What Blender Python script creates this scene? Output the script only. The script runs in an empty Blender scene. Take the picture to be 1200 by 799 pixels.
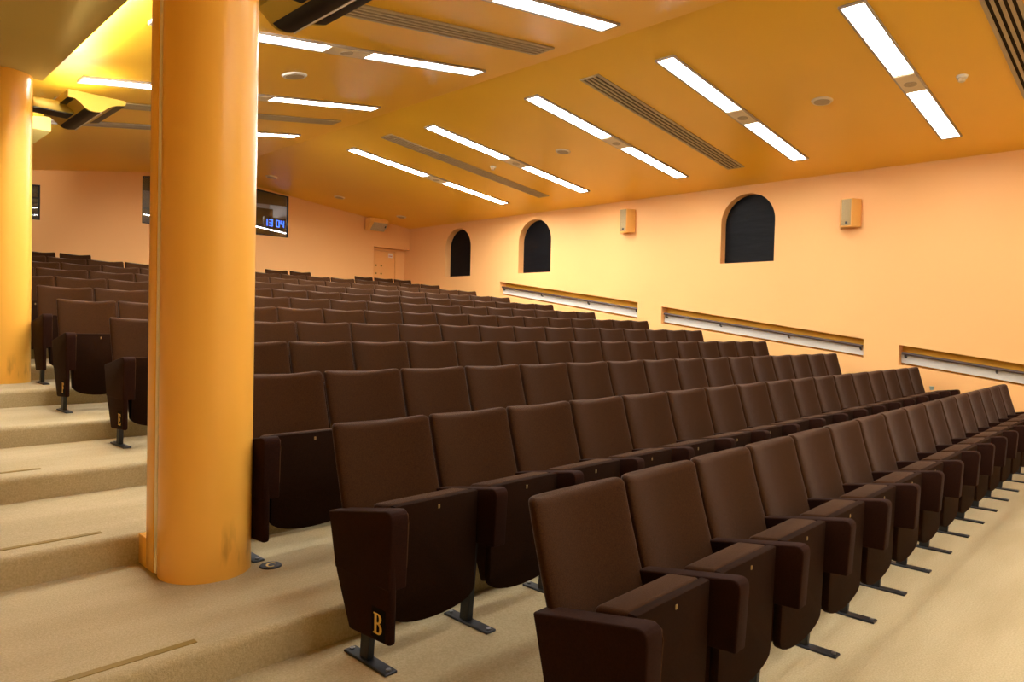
import bpy, bmesh, math, random
from mathutils import Vector, Matrix
random.seed(7)
C = bpy.context.scene.collection
SC = bpy.context.scene
H = 1.52                                   # eye height above the front floor

# ------------------------------------------------------------------ materials
def nodes(name):
    m = bpy.data.materials.new(name); m.use_nodes = True
    nt = m.node_tree
    return m, nt, nt.nodes['Principled BSDF']

def plain(name, col, rough=.5, spec=.5, metal=0., bump=None, vary=None, sheen=0., emit=None, estr=0.):
    m, nt, b = nodes(name)
    b.inputs['Base Color'].default_value = (*col, 1)
    b.inputs['Roughness'].default_value = rough
    b.inputs['Specular IOR Level'].default_value = spec
    b.inputs['Metallic'].default_value = metal
    if sheen:
        b.inputs['Sheen Weight'].default_value = sheen
        b.inputs['Sheen Roughness'].default_value = .35
        b.inputs['Sheen Tint'].default_value = (.90, .78, .70, 1)
    if emit:
        b.inputs['Emission Color'].default_value = (*emit, 1)
        b.inputs['Emission Strength'].default_value = estr
    if bump or vary:
        tc = nt.nodes.new('ShaderNodeTexCoord')
        if vary:
            scale, amt, det = vary
            n = nt.nodes.new('ShaderNodeTexNoise'); n.inputs['Scale'].default_value = scale
            n.inputs['Detail'].default_value = det
            nt.links.new(tc.outputs['Object'], n.inputs['Vector'])
            r = nt.nodes.new('ShaderNodeValToRGB')
            r.color_ramp.elements[0].position = .3; r.color_ramp.elements[1].position = .7
            r.color_ramp.elements[0].color = (*[c*(1-amt) for c in col], 1)
            r.color_ramp.elements[1].color = (*[min(1, c*(1+amt)) for c in col], 1)
            nt.links.new(n.outputs['Fac'], r.inputs['Fac'])
            nt.links.new(r.outputs['Color'], b.inputs['Base Color'])
        if bump:
            scale, st = bump
            n2 = nt.nodes.new('ShaderNodeTexNoise'); n2.inputs['Scale'].default_value = scale
            n2.inputs['Detail'].default_value = 3
            nt.links.new(tc.outputs['Object'], n2.inputs['Vector'])
            bp = nt.nodes.new('ShaderNodeBump'); bp.inputs['Strength'].default_value = st
            bp.inputs['Distance'].default_value = .004
            nt.links.new(n2.outputs['Fac'], bp.inputs['Height'])
            nt.links.new(bp.outputs['Normal'], b.inputs['Normal'])
    return m

def emission(name, col, st):
    m = bpy.data.materials.new(name); m.use_nodes = True
    nt = m.node_tree; nt.nodes.clear()
    e = nt.nodes.new('ShaderNodeEmission'); o = nt.nodes.new('ShaderNodeOutputMaterial')
    e.inputs['Color'].default_value = (*col, 1); e.inputs['Strength'].default_value = st
    nt.links.new(e.outputs[0], o.inputs[0])
    return m

WALL = (.94, .52, .195)
M = {}
M['wall'] = plain('orange_wall_paint', WALL, .5, .25, vary=(.6, .03, 2))
M['front'] = plain('cream_bounce_wall_paint', (.92, .74, .42), .6, .2)  # for the unseen walls, made pale to bounce light onto the column
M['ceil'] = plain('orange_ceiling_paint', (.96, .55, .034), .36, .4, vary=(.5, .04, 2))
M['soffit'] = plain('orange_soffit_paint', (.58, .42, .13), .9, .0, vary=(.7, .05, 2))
M['reveal'] = plain('shaded_orange_paint', (.86, .48, .06), .55, .2)  # wall orange deepened, recess shade put into the colour
M['steel'] = plain('dark_steel', (.035, .037, .042), .42, .5, .6)
M['bolt'] = plain('bolt_steel', (.25, .25, .26), .35, .5, .9)
M['fabric'] = plain('brown_seat_fabric', (.040, .0155, .0045), .9, .08, vary=(190, .28, 2), bump=(420, .35), sheen=.17)
M['underseat'] = plain('shaded_seat_fabric', (.017, .0064, .0023), .85, .06, vary=(160, .2, 2), bump=(400, .2))  # seat fabric darkened to paint in the shade on the undersides
M['panel'] = plain('maroon_brown_panel_cloth', (.021, .0068, .0034), .85, .08, vary=(160, .2, 2), bump=(400, .2), sheen=.03)
M['plate_cloth'] = plain('dark_plate', (.006, .004, .003), .8, .08)
M['seam'] = plain('tan_piping', (.075, .036, .016), .7, .1)
M['brass'] = plain('brass_plate', (.30, .21, .08), .45, .4, .4)
M['gold'] = plain('gold_letter', (.80, .55, .13), .5, .4)
M['black'] = plain('black_plastic', (.012, .011, .011), .4, .4)
M['cream'] = plain('cream_trunking', (.92, .80, .55), .4, .4)
GAIN = {-1.82: 1.45, .20: .85, 2.19: .58, 4.08: .72, 6.02: .84, 5.94: 1.12, 8.05: 1.4, 8.0: 1.6, 10.13: 2.7, 10.15: 3.0}
for _k, _g in GAIN.items(): M['lightwhite%s' % _k] = emission('white_diffuser', (1, .985, .96), 21.0*_g)
M['frame'] = plain('light_frame_metal', (.45, .38, .33), .45, .5)
M['beige'] = plain('beige_ceiling_metal', (.86, .72, .50), .5, .3)
M['beige_dark'] = plain('beige_grille', (.52, .41, .27), .6, .3, vary=(500, .3, 0))
M['ventbar'] = plain('vent_bar_metal', (.50, .39, .24), .5, .3)
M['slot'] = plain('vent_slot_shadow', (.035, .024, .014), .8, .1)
M['white'] = plain('white_enamel', (.86, .84, .78), .45, .4)
M['offlight'] = plain('unlit_diffuser', (.42, .36, .30), .4, .4)
M['oak'] = plain('ochre_handrail', (.06, .035, .03), .35, .5)
M['railpanel'] = plain('white_rail_panel', (.60, .62, .58), .45, .4, vary=(3, .04, 3))
M['spkgrille'] = plain('tan_speaker_grille', (.42, .31, .15), .6, .2, vary=(500, .3, 0))
M['spk'] = plain('orange_speaker_box', (.90, .50, .13), .4, .4)
M['brassfix'] = plain('gold_uplighter_paint', (.50, .36, .045), .40, .5, .35)
M['highlight_white'] = plain('painted_edge_highlight', (.90, .88, .88), .2, .8)  # near white, paints in the bright highlight along the uplighter trim
M['door'] = plain('orange_door_paint', (.88, .46, .15), .4, .35)
M['tape'] = plain('ochre_nosing_strip', (.25, .165, .025), .55, .3)
M['uplamp'] = emission('uplighter_lamp', (1, .96, .88), 3.5)
M['uplamp_dim'] = emission('uplighter_lamp_dim', (1, .96, .86), 2.5)
M['booth'] = plain('booth_dark', (.06, .052, .05), .7, .2)
M['boothgrey'] = plain('booth_grey_wall', (.48, .45, .44), .7, .2)
M['boothcream'] = plain('booth_cream_box', (.75, .68, .45), .6, .2)
M['boothblue'] = plain('booth_blue_grey', (.25, .27, .36), .6, .2)
M['led'] = emission('blue_led', (.02, .15, 1.0), 4.0)
M['booth_fill_lamp'] = emission('booth_fill_lamp', (1, .95, .85), 260.0)
M['sign'] = plain('pale_notice', (.85, .72, .60), .6, .2)
M['signprint'] = plain('red_print', (.60, .16, .10), .6, .2)
M['cup'] = plain('pale_green_scrap', (.35, .45, .36), .4, .5)

def carpet():
    m, nt, b = nodes('beige_carpet')
    tc = nt.nodes.new('ShaderNodeTexCoord')
    n = nt.nodes.new('ShaderNodeTexNoise'); n.inputs['Scale'].default_value = 120; n.inputs['Detail'].default_value = 4
    n2 = nt.nodes.new('ShaderNodeTexNoise'); n2.inputs['Scale'].default_value = 1.7; n2.inputs['Detail'].default_value = 3
    mp = nt.nodes.new('ShaderNodeMapping'); mp.inputs['Scale'].default_value = (.5, 2.2, 1)
    nt.links.new(tc.outputs['Object'], n.inputs['Vector'])
    nt.links.new(tc.outputs['Object'], mp.inputs['Vector']); nt.links.new(mp.outputs[0], n2.inputs['Vector'])
    r = nt.nodes.new('ShaderNodeValToRGB')
    r.color_ramp.elements[0].position = .32; r.color_ramp.elements[1].position = .68
    r.color_ramp.elements[0].color = (.46, .38, .205, 1); r.color_ramp.elements[1].color = (.58, .485, .295, 1)
    nt.links.new(n.outputs['Fac'], r.inputs['Fac'])
    r2 = nt.nodes.new('ShaderNodeValToRGB')
    r2.color_ramp.elements[0].position = .35; r2.color_ramp.elements[1].position = .65
    r2.color_ramp.elements[0].color = (.86, .84, .80, 1); r2.color_ramp.elements[1].color = (1, 1, 1, 1)
    nt.links.new(n2.outputs['Fac'], r2.inputs['Fac'])
    mx = nt.nodes.new('ShaderNodeMix'); mx.data_type = 'RGBA'; mx.blend_type = 'MULTIPLY'; mx.inputs[0].default_value = 1
    nt.links.new(r.outputs['Color'], mx.inputs[6]); nt.links.new(r2.outputs['Color'], mx.inputs[7])
    nt.links.new(mx.outputs[2], b.inputs['Base Color'])
    b.inputs['Roughness'].default_value = .95; b.inputs['Specular IOR Level'].default_value = .1
    b.inputs['Sheen Weight'].default_value = .1
    bp = nt.nodes.new('ShaderNodeBump'); bp.inputs['Strength'].default_value = .5; bp.inputs['Distance'].default_value = .006
    n3 = nt.nodes.new('ShaderNodeTexNoise'); n3.inputs['Scale'].default_value = 220; n3.inputs['Detail'].default_value = 2
    nt.links.new(tc.outputs['Object'], n3.inputs['Vector'])
    nt.links.new(n3.outputs['Fac'], bp.inputs['Height']); nt.links.new(bp.outputs['Normal'], b.inputs['Normal'])
    return m
M['carpet'] = carpet()

def column_paint():
    # semi gloss orange with scuff streaks near the foot
    m, nt, b = nodes('orange_column_paint')
    base = (.97, .51, .075)
    tc = nt.nodes.new('ShaderNodeTexCoord')
    mp = nt.nodes.new('ShaderNodeMapping'); mp.inputs['Scale'].default_value = (15, 15, 3.2)
    n = nt.nodes.new('ShaderNodeTexNoise'); n.inputs['Scale'].default_value = 1.0; n.inputs['Detail'].default_value = 3
    nt.links.new(tc.outputs['Object'], mp.inputs['Vector']); nt.links.new(mp.outputs[0], n.inputs['Vector'])
    r = nt.nodes.new('ShaderNodeValToRGB')
    r.color_ramp.elements[0].position = .57; r.color_ramp.elements[1].position = .70
    r.color_ramp.elements[0].color = (0, 0, 0, 1); r.color_ramp.elements[1].color = (1, 1, 1, 1)
    nt.links.new(n.outputs['Fac'], r.inputs['Fac'])
    sx = nt.nodes.new('ShaderNodeSeparateXYZ'); nt.links.new(tc.outputs['Object'], sx.inputs[0])
    hr = nt.nodes.new('ShaderNodeValToRGB')
    e = hr.color_ramp.elements
    e[0].position = .02; e[0].color = (0, 0, 0, 1); e[1].position = .30; e[1].color = (0, 0, 0, 1)
    k = e.new(.10); k.color = (1, 1, 1, 1); k = e.new(.2); k.color = (.8, .8, .8, 1)
    nt.links.new(sx.outputs['Z'], hr.inputs['Fac'])
    mu = nt.nodes.new('ShaderNodeMath'); mu.operation = 'MULTIPLY'
    nt.links.new(r.outputs['Color'], mu.inputs[0]); nt.links.new(hr.outputs['Color'], mu.inputs[1])
    mu2 = nt.nodes.new('ShaderNodeMath'); mu2.operation = 'MULTIPLY'; mu2.inputs[1].default_value = .55
    nt.links.new(mu.outputs[0], mu2.inputs[0])
    mx = nt.nodes.new('ShaderNodeMix'); mx.data_type = 'RGBA'
    mx.inputs[6].default_value = (*base, 1); mx.inputs[7].default_value = (.40, .17, .02, 1)
    nt.links.new(mu2.outputs[0], mx.inputs[0]); nt.links.new(mx.outputs[2], b.inputs['Base Color'])
    b.inputs['Roughness'].default_value = .30; b.inputs['Specular IOR Level'].default_value = .45
    return m
M['column'] = column_paint()

def blind():
    m, nt, b = nodes('black_blind_cloth')
    b.inputs['Base Color'].default_value = (.0040, .0043, .0055, 1)
    b.inputs['Roughness'].default_value = .45; b.inputs['Specular IOR Level'].default_value = .12
    tc = nt.nodes.new('ShaderNodeTexCoord'); mp = nt.nodes.new('ShaderNodeMapping')
    mp.inputs['Scale'].default_value = (1, 1.2, 5.5); mp.inputs['Rotation'].default_value = (.2, 0, 0)
    n = nt.nodes.new('ShaderNodeTexNoise'); n.inputs['Scale'].default_value = 1.6; n.inputs['Detail'].default_value = 2
    bp = nt.nodes.new('ShaderNodeBump'); bp.inputs['Strength'].default_value = .25; bp.inputs['Distance'].default_value = .03
    nt.links.new(tc.outputs['Object'], mp.inputs['Vector']); nt.links.new(mp.outputs[0], n.inputs['Vector'])
    nt.links.new(n.outputs['Fac'], bp.inputs['Height']); nt.links.new(bp.outputs['Normal'], b.inputs['Normal'])
    return m
M['blind'] = blind()

def glass():
    m = bpy.data.materials.new('booth_glass'); m.use_nodes = True
    nt = m.node_tree; nt.nodes.clear()
    t = nt.nodes.new('ShaderNodeBsdfTransparent'); t.inputs[0].default_value = (.75, .78, .82, 1)
    g = nt.nodes.new('ShaderNodeBsdfGlossy'); g.inputs['Roughness'].default_value = .0
    mx = nt.nodes.new('ShaderNodeMixShader'); mx.inputs[0].default_value = .13
    o = nt.nodes.new('ShaderNodeOutputMaterial')
    nt.links.new(t.outputs[0], mx.inputs[1]); nt.links.new(g.outputs[0], mx.inputs[2]); nt.links.new(mx.outputs[0], o.inputs[0])
    return m
M['glass'] = glass()

# ------------------------------------------------------------------ mesh helpers
def me_from(bm, name, mat, smooth=True, ang=35):
    me = bpy.data.meshes.new(name)
    bmesh.ops.recalc_face_normals(bm, faces=bm.faces[:])
    bm.to_mesh(me); bm.free()
    for m in (mat if isinstance(mat, (list, tuple)) else [mat]): me.materials.append(m)
    if smooth:
        me.polygons.foreach_set('use_smooth', [True]*len(me.polygons))
        me.set_sharp_from_angle(angle=math.radians(ang))
    return me

def obj(name, data, parent=None, loc=None):
    o = bpy.data.objects.new(name, data); C.objects.link(o)
    if parent: o.parent = parent
    if loc: o.location = loc
    return o

def tag(o, label=None, cat=None, group=None, kind=None):
    if label: o['label'] = label
    if cat: o['category'] = cat
    if group: o['group'] = group
    if kind: o['kind'] = kind
    return o

def empty(name, loc=(0, 0, 0), rot=None):
    o = bpy.data.objects.new(name, None); C.objects.link(o)
    o.location = loc; o.empty_display_size = .1
    if rot: o.rotation_euler = rot
    return o

def box(bm, a, b, bev=0, seg=2, mi=0):
    x0, y0, z0 = a; x1, y1, z1 = b
    vs = [bm.verts.new(p) for p in ((x0,y0,z0),(x1,y0,z0),(x1,y1,z0),(x0,y1,z0),(x0,y0,z1),(x1,y0,z1),(x1,y1,z1),(x0,y1,z1))]
    fs = [bm.faces.new([vs[i] for i in f]) for f in ((0,3,2,1),(4,5,6,7),(0,1,5,4),(1,2,6,5),(2,3,7,6),(3,0,4,7))]
    for f in fs: f.material_index = mi
    if bev:
        es = list({e for f in fs for e in f.edges})
        bmesh.ops.bevel(bm, geom=es, offset=bev, segments=seg, profile=.5, affect='EDGES', clamp_overlap=True)
    return bm

def boxmesh(name, mat, a, b, bev=0, seg=2):
    bm = bmesh.new(); box(bm, a, b, bev, seg); return me_from(bm, name, mat)

def prism(bm, poly, fn0, fn1, bev=0, seg=3, mi=0):
    """polygon extruded between two placements (functions 2-D -> 3-D)"""
    a = [bm.verts.new(fn0(*p)) for p in poly]; b = [bm.verts.new(fn1(*p)) for p in poly]
    n = len(poly); fs = [bm.faces.new(a), bm.faces.new(b[::-1])]
    for i in range(n): fs.append(bm.faces.new((a[i], b[i], b[(i+1) % n], a[(i+1) % n])))
    for f in fs: f.material_index = mi
    bmesh.ops.recalc_face_normals(bm, faces=fs)
    if bev:
        es = list({e for f in fs for e in f.edges})
        bmesh.ops.bevel(bm, geom=es, offset=bev, segments=seg, profile=.5, affect='EDGES', clamp_overlap=True)
    return bm

def tube(bm, pts, r, n=8):
    rings = []
    for i, p in enumerate(pts):
        p = Vector(p)
        d = (Vector(pts[min(i+1, len(pts)-1)]) - Vector(pts[max(i-1, 0)])).normalized()
        up = Vector((0, 0, 1)) if abs(d.z) < .9 else Vector((1, 0, 0))
        a = d.cross(up).normalized(); b = a.cross(d)
        rings.append([bm.verts.new(p + a*r*math.cos(2*math.pi*k/n) + b*r*math.sin(2*math.pi*k/n)) for k in range(n)])
    for q, w in zip(rings, rings[1:]):
        for k in range(n): bm.faces.new((q[k], q[(k+1) % n], w[(k+1) % n], w[k]))
    bm.faces.new(rings[0][::-1]); bm.faces.new(rings[-1])
    return bm

def cyl(bm, c, r, z0, z1, n=32, r2=None):
    r2 = r if r2 is None else r2
    a = [bm.verts.new((c[0]+r*math.cos(2*math.pi*k/n), c[1]+r*math.sin(2*math.pi*k/n), z0)) for k in range(n)]
    b = [bm.verts.new((c[0]+r2*math.cos(2*math.pi*k/n), c[1]+r2*math.sin(2*math.pi*k/n), z1)) for k in range(n)]
    for k in range(n): bm.faces.new((a[k], a[(k+1) % n], b[(k+1) % n], b[k]))
    bm.faces.new(a[::-1]); bm.faces.new(b)
    return bm

def holed(loops, th):
    """flat plate with holes: loops of 2-D points, thickness th, centred on z=0; returns a bmesh"""
    cu = bpy.data.curves.new('tmp', 'CURVE'); cu.dimensions = '2D'; cu.fill_mode = 'BOTH'; cu.extrude = th/2
    for lp in loops:
        s = cu.splines.new('POLY'); s.points.add(len(lp)-1); s.use_cyclic_u = True
        for p, q in zip(s.points, lp): p.co = (q[0], q[1], 0, 1)
    o = bpy.data.objects.new('tmp', cu); C.objects.link(o)
    dg = bpy.context.evaluated_depsgraph_get()
    me = bpy.data.meshes.new_from_object(o.evaluated_get(dg))
    bm = bmesh.new(); bm.from_mesh(me)
    bpy.data.objects.remove(o); bpy.data.meshes.remove(me); bpy.data.curves.remove(cu)
    bmesh.ops.remove_doubles(bm, verts=bm.verts[:], dist=1e-5)
    return bm

def moved(bm, M4):
    bmesh.ops.transform(bm, matrix=M4, verts=bm.verts[:]); return bm

# axis matrices: 2-D (s,t) plate placed in the room
def frame3(o, s, t):
    s = Vector(s); t = Vector(t); n = s.cross(t)
    m = Matrix((( s.x, t.x, n.x, o[0]), (s.y, t.y, n.y, o[1]), (s.z, t.z, n.z, o[2]), (0, 0, 0, 1)))
    return m

def arc(cx, cy, r, a0, a1, n, ry=None):
    ry = r if ry is None else ry
    return [(cx+r*math.cos(math.radians(a0+(a1-a0)*i/n)), cy+ry*math.sin(math.radians(a0+(a1-a0)*i/n))) for i in range(n+1)]

# serif capitals, height 1
GLYPH = {
 'B': [[(0,0),(.42,0)] + arc(.42,.27,.26,-90,90,10,.27)[1:-1] + [(.46,.54)] + arc(.40,.77,.23,-80,90,10,.23)[1:] + [(0,1),(0,.95),(.09,.93),(.09,.07),(0,.05)],
       [(.25,.07),(.38,.07)] + arc(.38,.275,.14,-80,80,8,.2) + [(.38,.48),(.25,.48)],
       [(.25,.56),(.36,.56)] + arc(.36,.75,.11,-80,80,8,.185) + [(.36,.94),(.25,.94)]],
 'C': [arc(.40,.5,.40,38,322,26,.51) + arc(.42,.5,.25,318,42,22,.42)],
 'E': [[(0,0),(.62,0),(.66,.27),(.61,.27),(.52,.08),(.26,.08),(.26,.47),(.40,.47),(.44,.36),(.49,.36),(.49,.66),(.44,.66),(.40,.55),(.26,.55),(.26,.92),(.50,.92),(.57,.76),(.62,.76),(.60,1),(0,1),(0,.95),(.09,.93),(.09,.07),(0,.05)]],
 'F': [[(0,0),(.36,0),(.36,.05),(.26,.07),(.26,.47),(.40,.47),(.44,.36),(.49,.36),(.49,.66),(.44,.66),(.40,.55),(.26,.55),(.26,.92),(.50,.92),(.57,.76),(.62,.76),(.60,1),(0,1),(0,.95),(.09,.93),(.09,.07),(0,.05)]],
}
def glyph_mesh(ch, h, M4, mat, th=.003, name='letter'):
    bm = holed([[(x*h, y*h) for x, y in lp] for lp in GLYPH[ch]], th)
    moved(bm, M4); return me_from(bm, name, mat, smooth=False)

# ------------------------------------------------------------------ room shell
X0, XW, YF, YB = -3.0, 11.0, -2.9, 14.47
RISE = .1454
RISER = [1.50, 2.56, 3.70, 4.76, 5.84, 7.03, 8.04, 9.10, 10.16, 11.21, 12.27]
def fz(k): return RISE*k

def make_floor():
    pr = [(YF, 0)]
    r = .035
    for i, y in enumerate(RISER):
        z0, z1 = fz(i), fz(i+1)
        pr += [(y, z0), (y+.012, z1-r)]
        pr += [(y+.012+r-r*math.cos(a), z1-r+r*math.sin(a)) for a in (math.pi*k/12 for k in range(1, 7))]
    pr.append((YB+.6, fz(11)))
    bm = bmesh.new()
    xs = [X0, XW+.05]
    vs = [[bm.verts.new((x, y, z)) for y, z in pr] for x in xs]
    for i in range(len(pr)-1): bm.faces.new((vs[0][i], vs[1][i], vs[1][i+1], vs[0][i+1]))
    # underside
    lo = [[bm.verts.new((x, y, -.3)) for y in (YF, YB+.6)] for x in xs]
    bm.faces.new((lo[0][0], lo[0][1], lo[1][1], lo[1][0]))
    bm.faces.new((vs[0][0], lo[0][0], lo[1][0], vs[1][0])); bm.faces.new((vs[0][-1], vs[1][-1], lo[1][1], lo[0][1]))
    bm.faces.new(vs[0] + [lo[0][1], lo[0][0]]); bm.faces.new((vs[1] + [lo[1][1], lo[1][0]])[::-1])
    o = obj('floor', me_from(bm, 'floor', M['carpet'], ang=25))
    tag(o, 'beige carpeted floor rising in rounded steps between the seat rows', 'floor', kind='structure')
make_floor()

RX = 5.81
def zc_r(x): return H + 2.42 + .105*(XW-x)
ZR = zc_r(RX)
def zc_l(x): return ZR + .155*(x-RX)

def make_ceiling():
    bm = bmesh.new()
    xs = [(X0, zc_l(X0)), (RX, ZR), (XW+.3, zc_r(XW+.3))]
    a = [bm.verts.new((x, YF, z)) for x, z in xs] + [bm.verts.new((x, YF, z+.2)) for x, z in xs[::-1]]
    b = [bm.verts.new((x, YB+.1, z)) for x, z in xs] + [bm.verts.new((x, YB+.1, z+.2)) for x, z in xs[::-1]]
    for i in range(6): bm.faces.new((a[i], b[i], b[(i+1) % 6], a[(i+1) % 6]))
    bm.faces.new(a); bm.faces.new(b[::-1])
    tag(obj('ceiling', me_from(bm, 'ceiling', M['ceil'], smooth=False)),
        'orange ceiling sloping to either side of a shallow ridge', 'ceiling', kind='structure')
make_ceiling()

# right wall with window niches and sloped handrail recesses
WIN = [(4.81, 5.75), (9.607, 10.55), (12.11, 13.03)]
ZS, ZT = H+1.137, H+2.285
def arch_loop(y0, y1):
    r = (y1-y0)/2; c = (y0+y1)/2
    return [(y0, ZS), (y1, ZS)] + arc(c, ZT-r, r, 0, 180, 28)
SLOTS = [((7.405, 11.11), (.487, .166), (.972, .682)), ((3.405, 6.885), (-.082, -.362), (.405, .093)), ((-.60, 2.93), (-.635, -.925), (-.153, -.435))]
def slot_loop(s):
    (y0, y1), (t0, b0), (t1, b1) = s
    return [(y0, H+b0), (y1, H+b1), (y1, H+t1), (y0, H+t0)]
WT = .20
def make_right_wall():
    loops = [[(YF, -.3), (YB+.8, -.3), (YB+.8, H+2.52), (YF, H+2.52)]] + [arch_loop(*w) for w in WIN] + [slot_loop(s) for s in SLOTS]
    bm = holed(loops, WT)
    moved(bm, frame3((XW+WT/2, 0, 0), (0, 1, 0), (0, 0, 1)))
    o = obj('wall_right', me_from(bm, 'wall_right', M['wall'], ang=25))
    tag(o, 'orange side wall with arched windows and sloped handrail recesses', 'wall', kind='structure')
    bm = bmesh.new(); box(bm, (XW+WT+.001, YF, -.3), (XW+WT+.06, YB+.8, H+2.52))
    tag(obj('wall_outer', me_from(bm, 'wall_outer', M['reveal'], smooth=False)), 'orange back of the recesses in the side wall, coloured as in shade', 'wall', kind='structure')
make_right_wall()

for i, w in enumerate(WIN):
    bm = bmesh.new()
    lp = arch_loop(w[0]+.002, w[1]-.002)
    # softly creased blind cloth in the niche
    x = XW+WT-.035
    prism(bm, lp, lambda y, z: (x, y, z), lambda y, z: (x+.025, y, z))
    o = obj('window_%d' % (i+1), me_from(bm, 'blind', M['blind'], smooth=False))
    tag(o, ['large black arched window nearest the front of the side wall',
            'black arched window in the middle of the side wall', 'black arched window nearest the back corner'][i], 'window', kind='structure')

# handrails in the recesses
RAILLAB = ['dark handrail in the sloped wall recess nearest the back corner',
           'dark handrail in the long sloped recess under the large front window',
           'dark handrail in the wall recess lowest and nearest the front row']
for i, s in enumerate(SLOTS):
    (y0, y1), (t0, b0), (t1, b1) = s
    def zz(y, f): # f: 0 bottom .. 1 top
        u = (y-y0)/(y1-y0); b = b0+(b1-b0)*u; t = t0+(t1-t0)*u
        return H + b+(t-b)*f
    e = .008
    pn = [(y0+e, zz(y0+e, .10)), (y1-e, zz(y1-e, .10)), (y1-e, zz(y1-e, .56)), (y0+e, zz(y0+e, .56))]
    bm = bmesh.new(); prism(bm, pn, lambda y, z: (XW+.10, y, z), lambda y, z: (XW+WT+.0005, y, z))
    o = obj('trim_%d' % (i+1), me_from(bm, 'rail_panel', M['railpanel'], smooth=False))
    tag(o, 'white panel behind the handrail, ' + ['back recess', 'middle recess', 'front recess'][i], 'panel', kind='structure')
    root = tag(empty('handrail', (XW+.05, (y0+y1)/2, zz((y0+y1)/2, .6))), RAILLAB[i], 'handrail', 'handrails recessed in the side wall')
    c = root.location
    bm = bmesh.new(); tube(bm, [Vector((XW+.05, y, zz(y, .60)))-c for y in (y0+.03, y1-.03)], .021, 10)
    obj('rail', me_from(bm, 'rail', M['oak']), root)
    nb = [(y0+.06), y0+(y1-y0)*.33, y0+(y1-y0)*.67, y1-.07]
    for y in nb:
        bm = bmesh.new()
        tube(bm, [Vector(p)-c for p in ((XW+.05, y, zz(y, .585)), (XW+.05, y, zz(y, .44)), (XW+.075, y, zz(y, .40)), (XW+.0995, y, zz(y, .40)))], .013, 8)
        obj('bracket', me_from(bm, 'bracket', M['steel']), root)

# back wall with booth windows and door alcove
BOOTH = [(4.583, 7.62, 1.80, 2.70), (1.2, 2.93, 1.66, 2.26)]
ALC = (9.90, 11.001, 1.87)
def make_back_wall():
    big = [(4.583, H+1.795), (7.62, H+1.835), (7.62, H+2.757), (RX, H+2.90), (4.583, H+2.703)]
    sm = [(1.2, H+1.63), (2.93, H+1.645), (2.93, H+2.262), (1.2, H+2.14)]
    zr = fz(11)-.05
    out = [(X0, -.3), (ALC[0], -.3), (ALC[0], H+ALC[2]), (XW+.02, H+ALC[2]), (XW+.02, zc_r(XW)+.1), (RX, ZR+.1), (X0, zc_l(X0)+.1)]
    bm = holed([out, big, sm], .12)
    # plane (x, z) with normal -y : s=x, t=z
    moved(bm, frame3((0, YB+.06, 0), (1, 0, 0), (0, 0, 1)))
    tag(obj('wall_back', me_from(bm, 'wall_back', M['wall'], ang=25)), 'orange back wall with projection booth windows', 'wall', kind='structure')
    # alcove sides
    bm = bmesh.new()
    box(bm, (ALC[0]-.08, YB+.12, -.3), (ALC[0], YB+.30, H+ALC[2]+.08))
    box(bm, (ALC[0], YB+.12, H+ALC[2]), (XW+.02, YB+.30, H+ALC[2]+.08))
    box(bm, (ALC[0], YB+.20, -.3), (XW+.02, YB+.30, H+ALC[2]))
    tag(obj('wall_alcove', me_from(bm, 'wall_alcove', M['wall'], smooth=False)), 'orange door alcove in the back corner', 'wall', kind='structure')
make_back_wall()

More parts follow.
